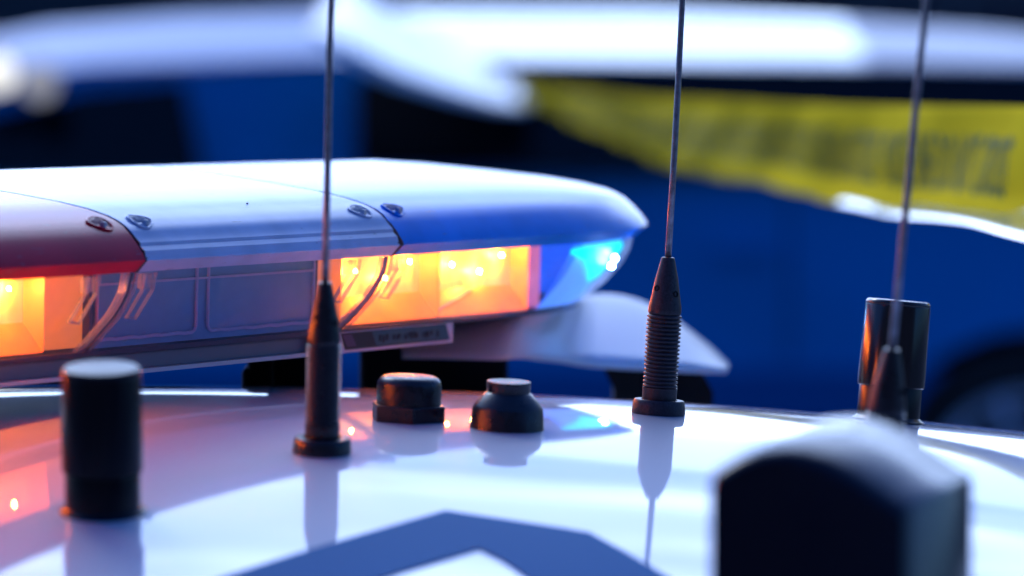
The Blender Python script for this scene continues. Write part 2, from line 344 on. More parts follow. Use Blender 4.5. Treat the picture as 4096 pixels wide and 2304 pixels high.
# ================================================================== BARRIER TAPE
def build_tape():
    ym = pmat('yellow_tape', (0.86, 0.58, 0.025), 0.75, spec=0.0, var=0.12, vscale=4)
    nt = ym.node_tree; b = nt.nodes['Principled BSDF']
    b.inputs['Transmission Weight'].default_value = 0
    ink = pmat('tape_ink', (0.09, 0.14, 0.05), 0.7, spec=0.05)
    # (X, Y, z_top below camera, z_bottom below camera)
    K = [(.445, 2.9, .040, .146), (.42, 3.5, .045, .150), (.372, 4.5, .056, .165), (.348, 5.0, .0615, .168), (.251, 7.0, .078, .184), (.155, 9.0, .0855, .159), (.085, 10.5, .086, .14), (.02, 11.93, .080, .13)]
    def at(t):
        i = min(int(t), len(K) - 2); f = t - i
        def h(j):
            p0 = K[max(i - 1, 0)][j]; p1 = K[i][j]; p2 = K[i + 1][j]; p3 = K[min(i + 2, len(K) - 1)][j]
            if j < 2: return p1 + (p2 - p1) * f
            return 0.5 * (2 * p1 + (p2 - p0) * f + (2 * p0 - 5 * p1 + 4 * p2 - p3) * f * f + (3 * p1 - p0 - 3 * p2 + p3) * f ** 3)
        return [h(j) for j in range(4)]
    tt = empty('barrier_tape', (.4, 3.4, CAMZ - .1), label='long sagging yellow police tape with dark lettering stretched past the white roofed wagon', cat='tape')
    off = Vector((.4, 3.4, CAMZ - .1))
    NT, NS = 220, 14
    def surf(t, s, lift=0):
        X, Y, a, bb = at(t)
        z = CAMZ - (a + (bb - a) * s)
        # belly, wrinkles and the curled lower hem
        w = .008 * math.sin(Y * 2.3 + s * 2.1) + .004 * math.sin(Y * 9.1 - s * 5)
        curl = max(0, s - .76) / .24
        k = max(0, 1 - (Y - 2.8) / 3.2)
        cx = -.075 * curl ** 1.1 * k
        z += .012 * curl ** 2 * k + (.0015 * math.sin(Y * 6) * curl)
        nx = -1.0
        return Vector((X + w + cx + nx * lift, Y, z)) - off
    vs = []; fs = []
    for i in range(NT + 1):
        for j in range(NS + 1): vs.append(surf((len(K) - 1) * i / NT, j / NS))
    for i in range(NT):
        for j in range(NS): a = i * (NS + 1) + j; fs.append((a, a + 1, a + NS + 2, a + NS + 1))
    hem = pmat('tape_hem_sheen', (0.60, 0.50, 0.10), 0.2, spec=0.6, coat=1, coat_r=.1)  # paler, glossier copy of the tape; sheen put into the hem material
    rb = mesh('ribbon', vs, fs, [ym, hem], tt, True)
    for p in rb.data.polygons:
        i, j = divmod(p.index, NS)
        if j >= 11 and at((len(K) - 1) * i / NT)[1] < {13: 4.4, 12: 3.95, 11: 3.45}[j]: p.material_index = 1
    s_ = rb.modifiers.new('thick', 'SOLIDIFY'); s_.thickness = .0006; s_.offset = 0
    # lettering mapped on the ribbon
    cu = bpy.data.curves.new('lettering', 'FONT'); cu.body = 'POLICE LINE DO NOT CROSS   ' * 8; cu.size = 1; cu.offset = 0.006; cu.resolution_u = 2
    ob = bpy.data.objects.new('lettering', cu); me = bpy.data.meshes.new_from_object(ob); bpy.data.objects.remove(ob); bpy.data.curves.remove(cu)
    bm = bmesh.new(); bm.from_mesh(me); bmesh.ops.triangulate(bm, faces=bm.faces)
    bmesh.ops.subdivide_edges(bm, edges=[e for e in bm.edges if e.calc_length() > .25], cuts=2)
    # arc-length table in Y
    ys = [at((len(K) - 1) * i / 600)[1] for i in range(601)]
    def t_of_y(y):
        lo = 0
        for i, yy in enumerate(ys):
            if yy >= y: return (len(K) - 1) * i / 600
        return None
    import bisect
    dead = []
    for v in bm.verts:
        y = 8.6 - v.co.x * .088 * 1.0
        y = 9.6 - v.co.x * .054
        if y < 2.95 or y > 11.8: dead.append(v); continue
        i = bisect.bisect_left(ys, y); f = 0 if i == 0 else (y - ys[i - 1]) / (ys[i] - ys[i - 1] + 1e-9)
        t = (len(K) - 1) * (max(i - 1, 0) + f) / 600
        s = .74 - v.co.y * .72
        v.co = surf(t, s, .0012)
    bmesh.ops.delete(bm, geom=dead, context='VERTS')
    bm_obj('lettering', bm, ink, tt)
    # white strip up over the wagon roof, glare on the tape put into its colour
    wm = pmat('tape_glare', (0.85, 0.87, 0.9), 0.35, coat=1, coat_r=0.1)
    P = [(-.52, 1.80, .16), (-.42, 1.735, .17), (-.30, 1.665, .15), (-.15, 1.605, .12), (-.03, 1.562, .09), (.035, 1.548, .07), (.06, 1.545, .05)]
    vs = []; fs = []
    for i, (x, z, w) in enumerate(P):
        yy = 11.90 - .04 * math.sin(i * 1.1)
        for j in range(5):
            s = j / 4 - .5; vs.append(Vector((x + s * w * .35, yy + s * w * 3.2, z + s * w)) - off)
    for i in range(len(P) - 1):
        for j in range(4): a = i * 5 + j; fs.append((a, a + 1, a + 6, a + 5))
    o = mesh('glare_strip', vs, fs, wm, tt, True, label='white glare on the tape over the wagon roof, painted as a strip')
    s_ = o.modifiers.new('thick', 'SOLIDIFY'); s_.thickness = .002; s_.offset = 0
build_tape()

# ================================================================== NEAR POLICE CAR
def build_car():
    cu, cv = -.139, -.05
    cx, cy = uv2xy(cu, cv)
    t = empty('police_car', (cx, cy, 0), label='white police car whose glossy roof fills the foreground', cat='car')
    off = Vector((cx, cy, 0))
    def P(u, v, z): x, y = uv2xy(u, v); return Vector((x, y, z)) - off
    U0, U1, V0, V1 = cu - .66, cu + .66, -1.05, 1.25
    nu, nv = 60, 84
    def edge(u, v):
        d = 0
        for a in (U0 - u, u - U1): pass
        du = max(0, abs(u - cu) - .54) ; dv = max(0, (v - (V1 - .12))) + max(0, (V0 + .12) - v)
        return 2.6 * du ** 2 + 1.8 * dv ** 2
    vs = []; fs = []
    for i in range(nu + 1):
        for j in range(nv + 1):
            u = U0 + (U1 - U0) * i / nu; v = V0 + (V1 - V0) * j / nv
            x, y = uv2xy(u, v); vs.append(P(u, v, zr(x, y) - edge(u, v)))
    for i in range(nu):
        for j in range(nv): a = i * (nv + 1) + j; fs.append((a, a + nv + 1, a + nv + 2, a + 1))
    rf = mesh('roof', vs, fs, M['roof'], t, True)
    s_ = rf.modifiers.new('thick', 'SOLIDIFY'); s_.thickness = .012; s_.offset = -1
    def ez(u, v): x, y = uv2xy(u, v); return zr(x, y) - edge(u, v) - .014
    # cabin glass down to the belt line, then body
    hb = .90; WB = .80
    top = [(U0 + .01, V0 + .01), (U1 - .01, V0 + .01), (U1 - .01, V1 - .01), (U0 + .01, V1 - .01)]
    bot = [(cu - WB, V0 - .55), (cu + WB, V0 - .55), (cu + WB, V1 + .75), (cu - WB, V1 + .75)]
    vs = [P(u, v, ez(u, v)) for u, v in top] + [P(u, v, hb) for u, v in bot]
    mesh('cabin_glass', vs, [(0, 1, 5, 4), (1, 2, 6, 5), (2, 3, 7, 6), (3, 0, 4, 7)], M['glass_dark'], t)
    for (i, (u, v)) in enumerate(top):
        bm = bmesh.new(); tube(bm, [P(u, v, ez(u, v) - .005), P(*bot[i], hb)], .035, 8); bm_obj('pillar', bm, M['roof'], t)
    for s in (-1, 1):
        bm = bmesh.new(); tube(bm, [P(cu + s * .655, 0, ez(cu + s * .655, 0) - .01), P(cu + s * WB, 0, hb)], .03, 8); bm_obj('pillar', bm, M['roof'], t)
    def arch(c, r): return [(c + r * math.cos(R(180 - i * 18)), .35 + r * math.sin(R(180 - i * 18))) for i in range(11)]
    pr = [(-2.55, .3)] + [(c, max(z, .3)) for c, z in arch(-1.55, .40)] + [(c, max(z, .3)) for c, z in arch(1.5, .40)] + [(2.4, .3), (2.45, .6), (2.3, .78), (1.62, .90), (-1.62, .90), (-2.5, .92), (-2.6, .6)]
    n = len(pr); W = .92
    vs = [P(cu - W, v, z) for v, z in pr] + [P(cu + W, v, z) for v, z in pr]
    fs = [(i, (i + 1) % n, (i + 1) % n + n, i + n) for i in range(n)] + [tuple(range(n)), tuple(range(n, 2 * n))[::-1]]
    b = mesh('body', vs, fs, M['roof'], t)
    bm = bmesh.new(); bm.from_mesh(b.data); bmesh.ops.triangulate(bm, faces=[f for f in bm.faces if len(f.verts) > 4]); bmesh.ops.recalc_face_normals(bm, faces=bm.faces); bm.to_mesh(b.data); bm.free()
    for c in (-1.55, 1.5):
        for s in (-1, 1):
            o = bm_obj('wheel', lathe([(.1, -.1), (.32, -.1), (.34, -.07), (.34, .07), (.32, .1), (.22, .1), (.2, .07), (0, .08)], 40, False), M['tyre'], t, True)
            o.location = P(cu + s * .82, c, .35)
            o.rotation_euler = (AX * s).to_track_quat('Z', 'Y').to_euler()
            bm_obj('rim', lathe([(.215, .101), (.16, .09), (.05, .1), (0, .1)], 30, False), M['rim'], o, True)
    # blue vinyl chevron on the roof, outer outline minus inner notch (roof x, y)
    def hit(px, py):      # where on the roof it sits
        dx = (px - 1288) / 10733; dz = (py - 130) / 10733; lo, hi = 1.2, 2.75
        for _ in range(60):
            m = (lo + hi) / 2
            if CAMZ - dz * m > zr(dx * m, m): lo = m
            else: hi = m
        return dx * lo, lo
    rows = 24
    Lft = [(1120, 1291), (930, 1345), (750, 1398), (590, 1449), (440, 1500), (300, 1550)]
    Inl = [(1205, 1388), (1080, 1425), (1000, 1449), (880, 1490), (760, 1530), (660, 1570)]
    Rgt = [(1120, 1291), (1480, 1345), (1570, 1394), (1665, 1449), (1760, 1510), (1850, 1570)]
    Inr = [(1205, 1388), (1260, 1415), (1310, 1449), (1370, 1495), (1420, 1535), (1460, 1570)]
    def strip(A, B, k=6):
        vs = []; fs = []
        def ip(Q, s):
            s = s * (len(Q) - 1); i = min(int(s), len(Q) - 2); f = s - i
            return Q[i][0] + (Q[i + 1][0] - Q[i][0]) * f, Q[i][1] + (Q[i + 1][1] - Q[i][1]) * f
        for i in range(rows + 1):
            a = ip(A, i / rows); b = ip(B, i / rows)
            a = hit(*a); b = hit(*b)
            for j in range(k + 1):
                x = a[0] + (b[0] - a[0]) * j / k; y = a[1] + (b[1] - a[1]) * j / k
                n_ = nrm(x, y) * .0009; vs.append(Vector((x, y, zr(x, y))) + n_ - off)
        for i in range(rows):
            for j in range(k): q = i * (k + 1) + j; fs.append((q, q + 1, q + k + 2, q + k + 1))
        return vs, fs
    v1, f1 = strip(Lft, Inl); v2, f2 = strip(Rgt, Inr)
    n1 = len(v1)
    mesh('roof_marking', v1 + v2, f1 + [tuple(i + n1 for i in f) for f in f2], M['decal'], t, label='blue chevron shaped vinyl marking on the white roof')
build_car()

# ================================================================== LIGHT BAR
def build_bar():
    zb = CAMZ - .1297
    X = AX.copy(); X.z = -.006; X.normalize()
    Vv = AV.copy(); Vv.z = .026; Vv.normalize(); Wv = X.cross(Vv); 
    if Wv.z < 0: Wv = -Wv
    B = Matrix(((X.x, Vv.x, Wv.x, O2.x), (X.y, Vv.y, Wv.y, O2.y), (X.z, Vv.z, Wv.z, zb), (0, 0, 0, 1)))
    t = empty('light_bar', mat=B, label='long emergency light bar with red, clear and blue covers and glowing amber lamps', cat='light bar')
    def cover_mat(name, top, side, rough=.22, trans=0.0):
        m = pmat(name, side, rough, spec=0.14, coat=.10, coat_r=.06, bump=0.04, bscale=500, var=.14, vscale=25)
        nt = m.node_tree; N = nt.nodes; L = nt.links; b = N['Principled BSDF']; src = b.inputs['Base Color'].links[0].from_socket
        tc = N.new('ShaderNodeTexCoord'); mx = N.new('ShaderNodeMix'); mx.data_type = 'RGBA'; mx.inputs[7].default_value = (.12, .14, .22, 1)
        mp = N.new('ShaderNodeMapping'); mp.inputs['Scale'].default_value = (45, 420, 300); mp.inputs['Rotation'].default_value = (0, 0, .5)
        no = N.new('ShaderNodeTexNoise'); no.inputs['Scale'].default_value = 1; no.inputs['Detail'].default_value = 4; no.inputs['Distortion'].default_value = .6
        mr = N.new('ShaderNodeMapRange'); mr.inputs['From Min'].default_value = .68; mr.inputs['From Max'].default_value = .72; mr.inputs['To Max'].default_value = .6
        L.new(tc.outputs['Object'], mp.inputs[0]); L.new(mp.outputs[0], no.inputs['Vector']); L.new(no.outputs[0], mr.inputs[0])
        L.new(mr.outputs[0], mx.inputs[0]); L.new(src, mx.inputs[6]); L.new(mx.outputs[2], b.inputs['Base Color'])
        L.new(b.inputs['Base Color'].links[0].from_socket, b.inputs['Base Color'])
        return m
    red = cover_mat('red_cover', None, (0.60, .004, .03))
    blue = cover_mat('blue_cover', None, (0.0, .24, .84))
    clr = cover_mat('frosted_cover', None, (.52, .60, .80))
    lens = clear_mat('clear_lens', haze=.13)
    tray = pmat('tray_grey', (.05, .07, .12), .6)
    panel = pmat('inner_panel', (.15, .42, .64), .4, var=.12, vscale=20)
    pale = pmat('moulded_line', (.62, .62, .80), .5)
    seamm = pmat('seam_rubber', (.004, .006, .03), .6)
    clipm = clear_mat('clip_plastic', (.85, .85, .9), haze=.30, gloss=.10, scratch=False)
    orefl = pmat('amber_reflector', (.95, .30, .05), .35, emis=(1, .22, .03), es=1.0)
    yback = pmat('amber_diffuser', (.9, .5, .15), .4, emis=(1, .46, .13), es=1.3, var=.2, vscale=30)
    for mm, sc_, lo_, hi_ in ((yback, (60, 60, 18), .6, 1.6), (orefl, (40, 40, 25), .6, 1.15)):
        nt = mm.node_tree; N = nt.nodes; L = nt.links
        tc = N.new('ShaderNodeTexCoord'); mp = N.new('ShaderNodeMapping'); mp.inputs['Scale'].default_value = sc_
        no = N.new('ShaderNodeTexNoise'); no.inputs['Scale'].default_value = 1; no.inputs['Detail'].default_value = 5
        mr = N.new('ShaderNodeMapRange'); mr.inputs['From Min'].default_value = .32; mr.inputs['From Max'].default_value = .68
        mr.inputs['To Min'].default_value = lo_; mr.inputs['To Max'].default_value = hi_
        L.new(tc.outputs['Object'], mp.inputs[0]); L.new(mp.outputs[0], no.inputs['Vector']); L.new(no.outputs[0], mr.inputs[0])
        L.new(mr.outputs[0], N['Principled BSDF'].inputs['Emission Strength'])
    oled = emit_mat('amber_led', (1, .17, .015), 7000)
    bback = pmat('blue_diffuser', (.2, .4, .9), .4, emis=(.01, .13, 1), es=.9)
    cyan = emit_mat('cyan_led_glow', (0.0, .85, 1), 2.2)
    bled = emit_mat('blue_led', (.15, .4, 1), 1200)
    UE, UC, N_ = .47, .15, 2.8
    def outline(dl, u0, sgn=1, k=18, ns=26):
        """front edge from u0, round the end, back edge to u0; dl = inset from the belt"""
        h = .2 - dl; e = UE - dl; pts = []
        for i in range(ns): pts.append((u0 + (UC - u0) * i / ns, .2 - h))
        for i in range(2 * k + 1):
            a = math.pi * i / (2 * k) - math.pi / 2
            c, s = math.cos(a), math.sin(a)
            pts.append((UC + (e - UC) * abs(c) ** (2 / N_), .2 + h * math.copysign(abs(s) ** (2 / N_), s)))
        for i in range(ns - 1, -1, -1): pts.append((u0 + (UC - u0) * i / ns, .2 + h))
        return pts
    MID = -.139
    def mir(p): return (2 * MID - p[0], p[1])
    COV = [(.0075, -.001), (.0, .0064), (.0008, .0082), (.0055, .0145), (.0110, .0203), (.0165, .0252), (.0225, .0285), (.030, .0312), (.044, .0345), (.065, .0378), (.10, .0415), (.15, .0460), (.199, .0486)]
    LEN = [(.009, -.001), (.0105, -.010), (.0165, -.022), (.0275, -.035), (.044, -.0505)]
    def end_seg(name, prof, mat, u0, flip=False, **k):
        vs = []; fs = []
        for dl, w in prof:
            ring = outline(dl, u0)
            for p in ring:
                q = mir(p) if flip else p
                vs.append((q[0], q[1], w))
        n = len(ring)
        for i in range(len(prof) - 1):
            for j in range(n - 1):
                a = i * n + j; f = (a, a + 1, a + n + 1, a + n); fs.append(f[::-1] if flip else f)
        return autosmooth(mesh(name, vs, fs, mat, t, True, **k), 28)
    def mid_seg(name, prof, mat, u0, u1, **k):
        full = [(dl, w) for dl, w in prof] + [(.4 - dl, w) for dl, w in prof[::-1]]
        if prof is LEN: parts = [prof, [(.4 - dl, w) for dl, w in prof]]
        else: parts = [full]
        vs = []; fs = []
        for pf in parts:
            b0 = len(vs); n = len(pf)
            for i in range(13):
                u = u0 + (u1 - u0) * i / 12
                vs += [(u, dl, w) for dl, w in pf]
            for i in range(12):
                for j in range(n - 1): a = b0 + i * n + j; fs.append((a, a + n, a + n + 1, a + 1))
        return autosmooth(mesh(name, vs, fs, mat, t, True, **k), 28)
    S1, S0 = -.278, 0.0
    g = .0016
    end_seg('cover', COV, blue, S0 + g, label='blue end cover of the light bar')
    end_seg('cover', COV, red, S0 + g, True, label='red end cover of the light bar')
    # clear centre cover with stepped ridges
    CC = [(.0075, -.001), (.001, .0060), (.0020, .0074), (.0032, .0115), (.0062, .0140), (.0066, .0162), (.0112, .0202), (.0122, .0216), (.0165, .0252), (.0225, .0285), (.030, .0312), (.044, .0345), (.065, .0378), (.10, .0415), (.15, .0460), (.199, .0486)]
    mid_seg('cover', CC, clr, S1 + g, S0 - g, label='frosted clear centre cover of the light bar')
    end_seg('lens', LEN, lens, S0 + g); end_seg('lens', LEN, lens, S0 + g, True); mid_seg('lens', LEN, lens, S1 + g, S0 - g)
    # dark seam gaskets under the joints
    for s in (S1, S0):
        pf = [(dl + .0012, w - .0006) for dl, w in COV]; pf += [(.4 - d, w) for d, w in pf[::-1]]
        vs = [(s - .003, d, w) for d, w in pf] + [(s + .003, d, w) for d, w in pf]; n = len(pf)
        mesh('seam', vs, [(i, i + 1, i + 1 + n, i + n) for i in range(n - 1)], seamm, t)
    def sh0(d):
        for (a, b) in zip(COV, COV[1:]):
            if a[0] <= d <= b[0]: return a[1] + (b[1] - a[1]) * (d - a[0]) / (b[0] - a[0])
    # seam flanges curving down the lens
    for s in (S1, S0):
        for d in (-.009, -.0045, .0045):
            bm = bmesh.new(); pts = [(s + d, dl + .0015, w) for dl, w in [(.009, -.002), (.0100, -.006), (.0112, -.012), (.0150, -.019), (.0205, -.027), (.028, -.035), (.036, -.043), (.044, -.050)]]
            tube(bm, pts, .0014, 10); bm_obj('lens_flange', bm, clipm, t, True)
        bm = bmesh.new(); tube(bm, [(s, dl + .003, w) for dl, w in [(.009, -.002), (.0112, -.012), (.0150, -.019), (.0205, -.027), (.028, -.035), (.036, -.043), (.044, -.050)]], .0016, 8)
        bm_obj('seam_strip', bm, seamm, t, True)
    # hooked clips inside either side of each seam
    def clip(u, sgn, m):
        bm = bmesh.new(); d0 = .016
        pts = [(u, d0, -.003), (u, d0 + .001, -.012), (u - .0 * sgn, d0 + .013, -.030), (u + .009 * 1, d0 + .013, -.031), (u + .011, d0 + .002, -.013), (u + .011, d0, -.003)]
        tube(bm, pts, .0013, 6); 
        box(bm, (u + .0055, d0 + .004, -.008), (.011, .003, .009))
        bm_obj('clip', bm, m, t)
    for s in (S1, S0):
        clip(s - .036, -1, clipm); clip(s + .020, 1, clipm)
        bm = bmesh.new(); bmesh.ops.create_icosphere(bm, subdivisions=2, radius=.0007, matrix=Matrix.Translation((-.118, .040, sh0(.040) + .0003)) @ Matrix.Diagonal((1.3, .8, .8, 1)))
    bm_obj('grit', bm, seamm, t)
    # screw pockets on the shoulder of the covers, recess shade put into darker colours
    def sh(d):
        for (a, b) in zip(COV, COV[1:]):
            if a[0] <= d <= b[0]: return a[1] + (b[1] - a[1]) * (d - a[0]) / (b[0] - a[0])
        return .037
    for s, sg, col, rimc in ((S1, -1, pmat('red_pocket_shade', (.3, .0, .02), .4), red), (S1, 1, pmat('pale_pocket_shade', (.10, .16, .30), .4), clr), (S0, -1, pmat('pale_pocket_shade_b', (.12, .2, .34), .4), clr), (S0, 1, pmat('blue_pocket_shade', (.0, .01, .22), .4), blue)):
        uc = s + sg * .021
        ring = []
        for i in range(20):
            a = 2 * math.pi * i / 20; du = .0095 * math.cos(a); dd = .0060 * math.sin(a) * (1 - .35 * math.cos(a) * sg)
            d = .0205 + dd; ring.append((uc + du, d, sh(d) + .0006))
        c = [(uc, .0205, sh(.0205) + .0008)]
        inner = [(uc + (p[0] - uc) * .45, .0205 + (p[1] - .0205) * .45, p[2] + .0002) for p in ring]
        pk = mesh('screw_pocket', ring + inner + c, [(i, (i + 1) % 20, 20 + (i + 1) % 20, 20 + i) for i in range(20)] + [(20 + i, 20 + (i + 1) % 20, 40) for i in range(20)], col, t)
        bm = bmesh.new(); tube(bm, ring, .0009, 6, True); bm_obj('rim', bm, rimc, pk)
        bm = bmesh.new(); box(bm, (uc + .001, .0175, sh(.0175) + .0012), (.003, .003, .003)); bm_obj('screw', bm, M['alu_edge'], pk)
    # tray, back wall
    oo = outline(.0465, MID); oo = oo + [mir(p) for p in oo[::-1]][1:-1]; n = len(oo)
    mesh('tray', [(p[0], p[1], -.0508) for p in oo] + [(p[0], p[1], -.0536) for p in oo], [tuple(range(n)), tuple(range(n, 2 * n))[::-1]] + [(i, (i + 1) % n, (i + 1) % n + n, i + n) for i in range(n)], tray, t)
    bm = bmesh.new(); box(bm, (MID, .135, -.02), (.92, .004, .058)); bm_obj('divider', bm, tray, t)
    for u_ in (-.2675, -.0265):  # walls added to block amber light from the centre panel
        bm = bmesh.new(); box(bm, (u_, .090, -.025), (.0025, .084, .050)); bm_obj('light_baffle', bm, tray, t)
    # centre panel and moulded outlines
    bm = bmesh.new(); box(bm, ((-.262 - .030) / 2, .052, -.0235), (.232, .006, .052)); cp = bm_obj('centre_panel', bm, panel, t)
    for u0, u1 in ((-.262, -.160), (-.1475, -.0305)):
        bm = bmesh.new(); y = .0475; r_ = .004
        pts = [(u0, y, .0), (u0, y, -.0445 + r_), (u0 + r_ * .3, y, -.0445 + r_ * .3), (u0 + r_, y, -.0445)]
        for i in range(1, 12):
            uu = u0 + r_ + (u1 - u0 - 2 * r_) * i / 12; pts.append((uu, y, -.0445 + .0004 * math.sin(i * 2.1)))
        pts += [(u1 - r_, y, -.0445), (u1 - r_ * .3, y, -.0445 + r_ * .3), (u1, y, -.0445 + r_), (u1, y, -.0)]
        tube(bm, pts, .0011, 6); bm_obj('outline', bm, pale, cp)
    bm = bmesh.new(); box(bm, (-.146, .0475, -.0115), (.23, .001, .0014)); bm_obj('outline', bm, pale, cp)
    # lamp modules
    def module(u0, u1, leds):
        y0, y1 = .049, .062; w0, w1 = -.049, -.001; iu = .003
        a = [(u0, y0, w0), (u1, y0, w0), (u1, y0, w1), (u0, y0, w1)]
        c = [(u0 + iu, y1, w0 + .017), (u1 - iu, y1, w0 + .017), (u1 - iu, y1, w1 - .003), (u0 + iu, y1, w1 - .003)]
        m = mesh('amber_lamp', a + c, [(0, 1, 5, 4), (1, 2, 6, 5), (2, 3, 7, 6), (3, 0, 4, 7)], orefl, t)
        mesh('diffuser', c, [(0, 1, 2, 3)], yback, m)
        for (lu, lw) in [(.24, -.015), (.55, -.021), (.80, -.011)]:
            o = bm_obj('led', lathe([(.0011, 0), (.0009, .0008), (0, .0011)], 10), oled, m, True)
            o.location = (u0 + (u1 - u0) * lu, y1 - .005, lw); o.rotation_euler = (R(90), 0, 0)
        bm = bmesh.new(); tube(bm, [(u0, y0 + .002, w0 + .004), (u0 + (u1 - u0) * .55, y1 - .003, w0 + .018)], .0006, 5); bm_obj('fold', bm, M['alu_edge'], m)
    module(.004, .1225, [(.55, -.018)]); module(.1245, .2405, [(.35, -.014), (.65, -.011)])
    module(-.430, -.312, [(.25, -.018), (.80, -.019)]); module(-.552, -.434, [(.5, -.018)])
    # walls beside the modules, lamp spill put in as their own glow
    bm = bmesh.new(); box(bm, (-.2900, .056, -.0245), (.042, .006, .048)); bm_obj('glow_wall', bm, pmat('amber_spill', (.9, .35, .1), .4, emis=(1, .2, .02), es=.75), t)
    bm = bmesh.new(); box(bm, (-.014, .056, -.0245), (.026, .006, .048)); bm_obj('glow_wall', bm, pmat('amber_spill_b', (.9, .4, .2), .4, emis=(1, .22, .04), es=.6), t)
    bm = bmesh.new(); box(bm, (.2535, .0565, -.0245), (.022, .006, .048)); bm_obj('glow_wall', bm, pmat('pink_spill', (.8, .3, .35), .4, emis=(.9, .16, .28), es=.55), t)
    # blue corner lamp following the rounded end
    ring = [p for p in outline(.0455, .245, ns=6) if p[0] >= .243]
    ringm = [p for p in outline(.030, .245, ns=6) if p[0] >= .243]
    ringb = [p for p in outline(.0150, .245, ns=6) if p[0] >= .243]
    m_ = min(len(ring), len(ringb), len(ringm)) - 8; ring, ringm, ringb = ring[:m_], ringm[:m_], ringb[:m_]
    vs = [(p[0], p[1], -.0495) for p in ring] + [(p[0], p[1], -.030) for p in ringm] + [(p[0], p[1], -.003) for p in ringb]
    bpale = pmat('pale_blue_diffuser', (.3, .45, .9), .4, emis=(.12, .38, 1), es=1.0)
    bl = mesh('blue_lamp', vs, [(i + k * m_, i + 1 + k * m_, i + 1 + (k + 1) * m_, i + (k + 1) * m_) for k in (0, 1) for i in range(m_ - 1)], [bback, bpale], t, True)
    for p in bl.data.polygons:
        c = p.center
        if .262 < c.x < .385: p.material_index = 1
    lo = outline(.0118, .20, ns=14)
    def op(u):      # point on the inset front edge nearest this u
        return min((p for p in lo if p[1] < .15), key=lambda p: abs(p[0] - u))
    def wl(w): return .0022 + (0 if w > -.012 else (-(w + .012)) * .9)
    us = [.242, .268, .294, .318, .338, .354, .369]
    topw = [-.006, -.0055, -.005, -.0045, -.0045, -.005, -.007]; botw = [-.0085, -.014, -.023, -.033, -.030, -.019, -.010]
    vs = []; 
    for u, a, b in zip(us, topw, botw):
        p = op(u); vs.append((u, p[1] + wl(a), a)); 
    for u, a, b in zip(us, topw, botw):
        p = op(u); vs.append((u, p[1] + wl(b), b))
    n = len(us); gw = mesh('led_glow', vs, [(i, i + 1, i + 1 + n, i + n) for i in range(n - 1)], cyan, bl, True)
    for u, w in ((.335, -.016), (.340, -.022)):
        p = op(u); o = bm_obj('led', lathe([(.0016, 0), (.0013, .0011), (0, .0016)], 12), bled, bl, True); o.location = (u, p[1] + wl(w) - .002, w); o.rotation_euler = (R(90), 0, 0)
    # metal base with sticker
    bm = bmesh.new(); box(bm, ((-.80 + .135) / 2, .2, -.0597), (.80 + .135, .296, .0118)); bs = bm_obj('base', bm, M['alu'], t); bevel(bs, .002)
    bm = bmesh.new(); box(bm, (-.332, .0505, -.0655), (.936, .006, .0026)); bm_obj('base_edge', bm, M['alu_edge'], t)
    bm = bmesh.new(); box(bm, (-.332, .0505, -.0532), (.936, .005, .0012)); bm_obj('base_edge', bm, M['alu_edge'], t)
    # white label plate on the right end of the base
    wl_ = pmat('label_white', (.42, .5, .68), .5); dk = pmat('label_dark', (.004, .008, .03), .4); teal = pmat('label_teal', (.02, .09, .15), .4); pk = pmat('label_mauve', (.07, .045, .13), .4); lt = pmat('label_text_pale', (.10, .16, .2), .5)
    def quad(name, u0, u1, w0, w1, y, m, par, sk=0):
        return mesh(name, [(u0 + sk, y, w0), (u1 + sk, y, w0), (u1, y, w1), (u0, y, w1)], [(0, 1, 2, 3)], m, par)
    bm = bmesh.new(); box(bm, (.054, .0465, -.0597), (.168, .0016, .0135)); pl = bm_obj('sticker', bm, wl_, t)
    quad('print_block', -.001, .128, -.0645, -.0535, .0454, dk, pl, .006)
    quad('print_block', .001, .012, -.0625, -.0545, .0451, pk, pl, .006)
    quad('print_block', .036, .126, -.0635, -.0540, .0451, teal, pl, .006)
    random.seed(5)
    bm = bmesh.new(); u = .046
    while u < .120:
        w = random.uniform(.002, .0045); h = random.uniform(.003, .005)
        box(bm, (u, .0448, -.0590 + random.uniform(-.0006, .0006)), (w * .7, .0002, h)); u += w + (.004 if random.random() < .2 else .0006)
    bm_obj('print', bm, dk, pl)
    bm = bmesh.new()
    for r_ in range(3):
        u = -.024
        while u < -.006:
            w = random.uniform(.001, .003); box(bm, (u, .0454, -.0560 - r_ * .0032), (w, .0002, .0016)); u += w + .0008
    bm_obj('print', bm, dk, pl)
    # feet standing on the roof
    Bi = B.inverted()
    def foot(px0, px1, Y, ztop, steps=None):
        x0 = (px0 - 1288) / 10733 * Y; x1 = (px1 - 1288) / 10733 * Y
        bm = bmesh.new(); c = ((x0 + x1) / 2, Y); zz = zr(*c) - .003
        box(bm, (c[0], Y, (ztop + zz) / 2), (x1 - x0, .04, ztop - zz))
        if steps:
            for (a, b, h) in steps: box(bm, (x0 - a, Y - .005, zz + h / 2), (b, .05, h))
        bmesh.ops.transform(bm, matrix=Bi, verts=bm.verts); return bevel(bm_obj('foot', bm, M['bracket'], t), .004)
    foot(676, 800, 2.86, zb - .056, [(.004, .018, .026), (.010, .014, .018)])
    foot(905, 1278, 3.06, zb - .057)
    return B
build_bar()

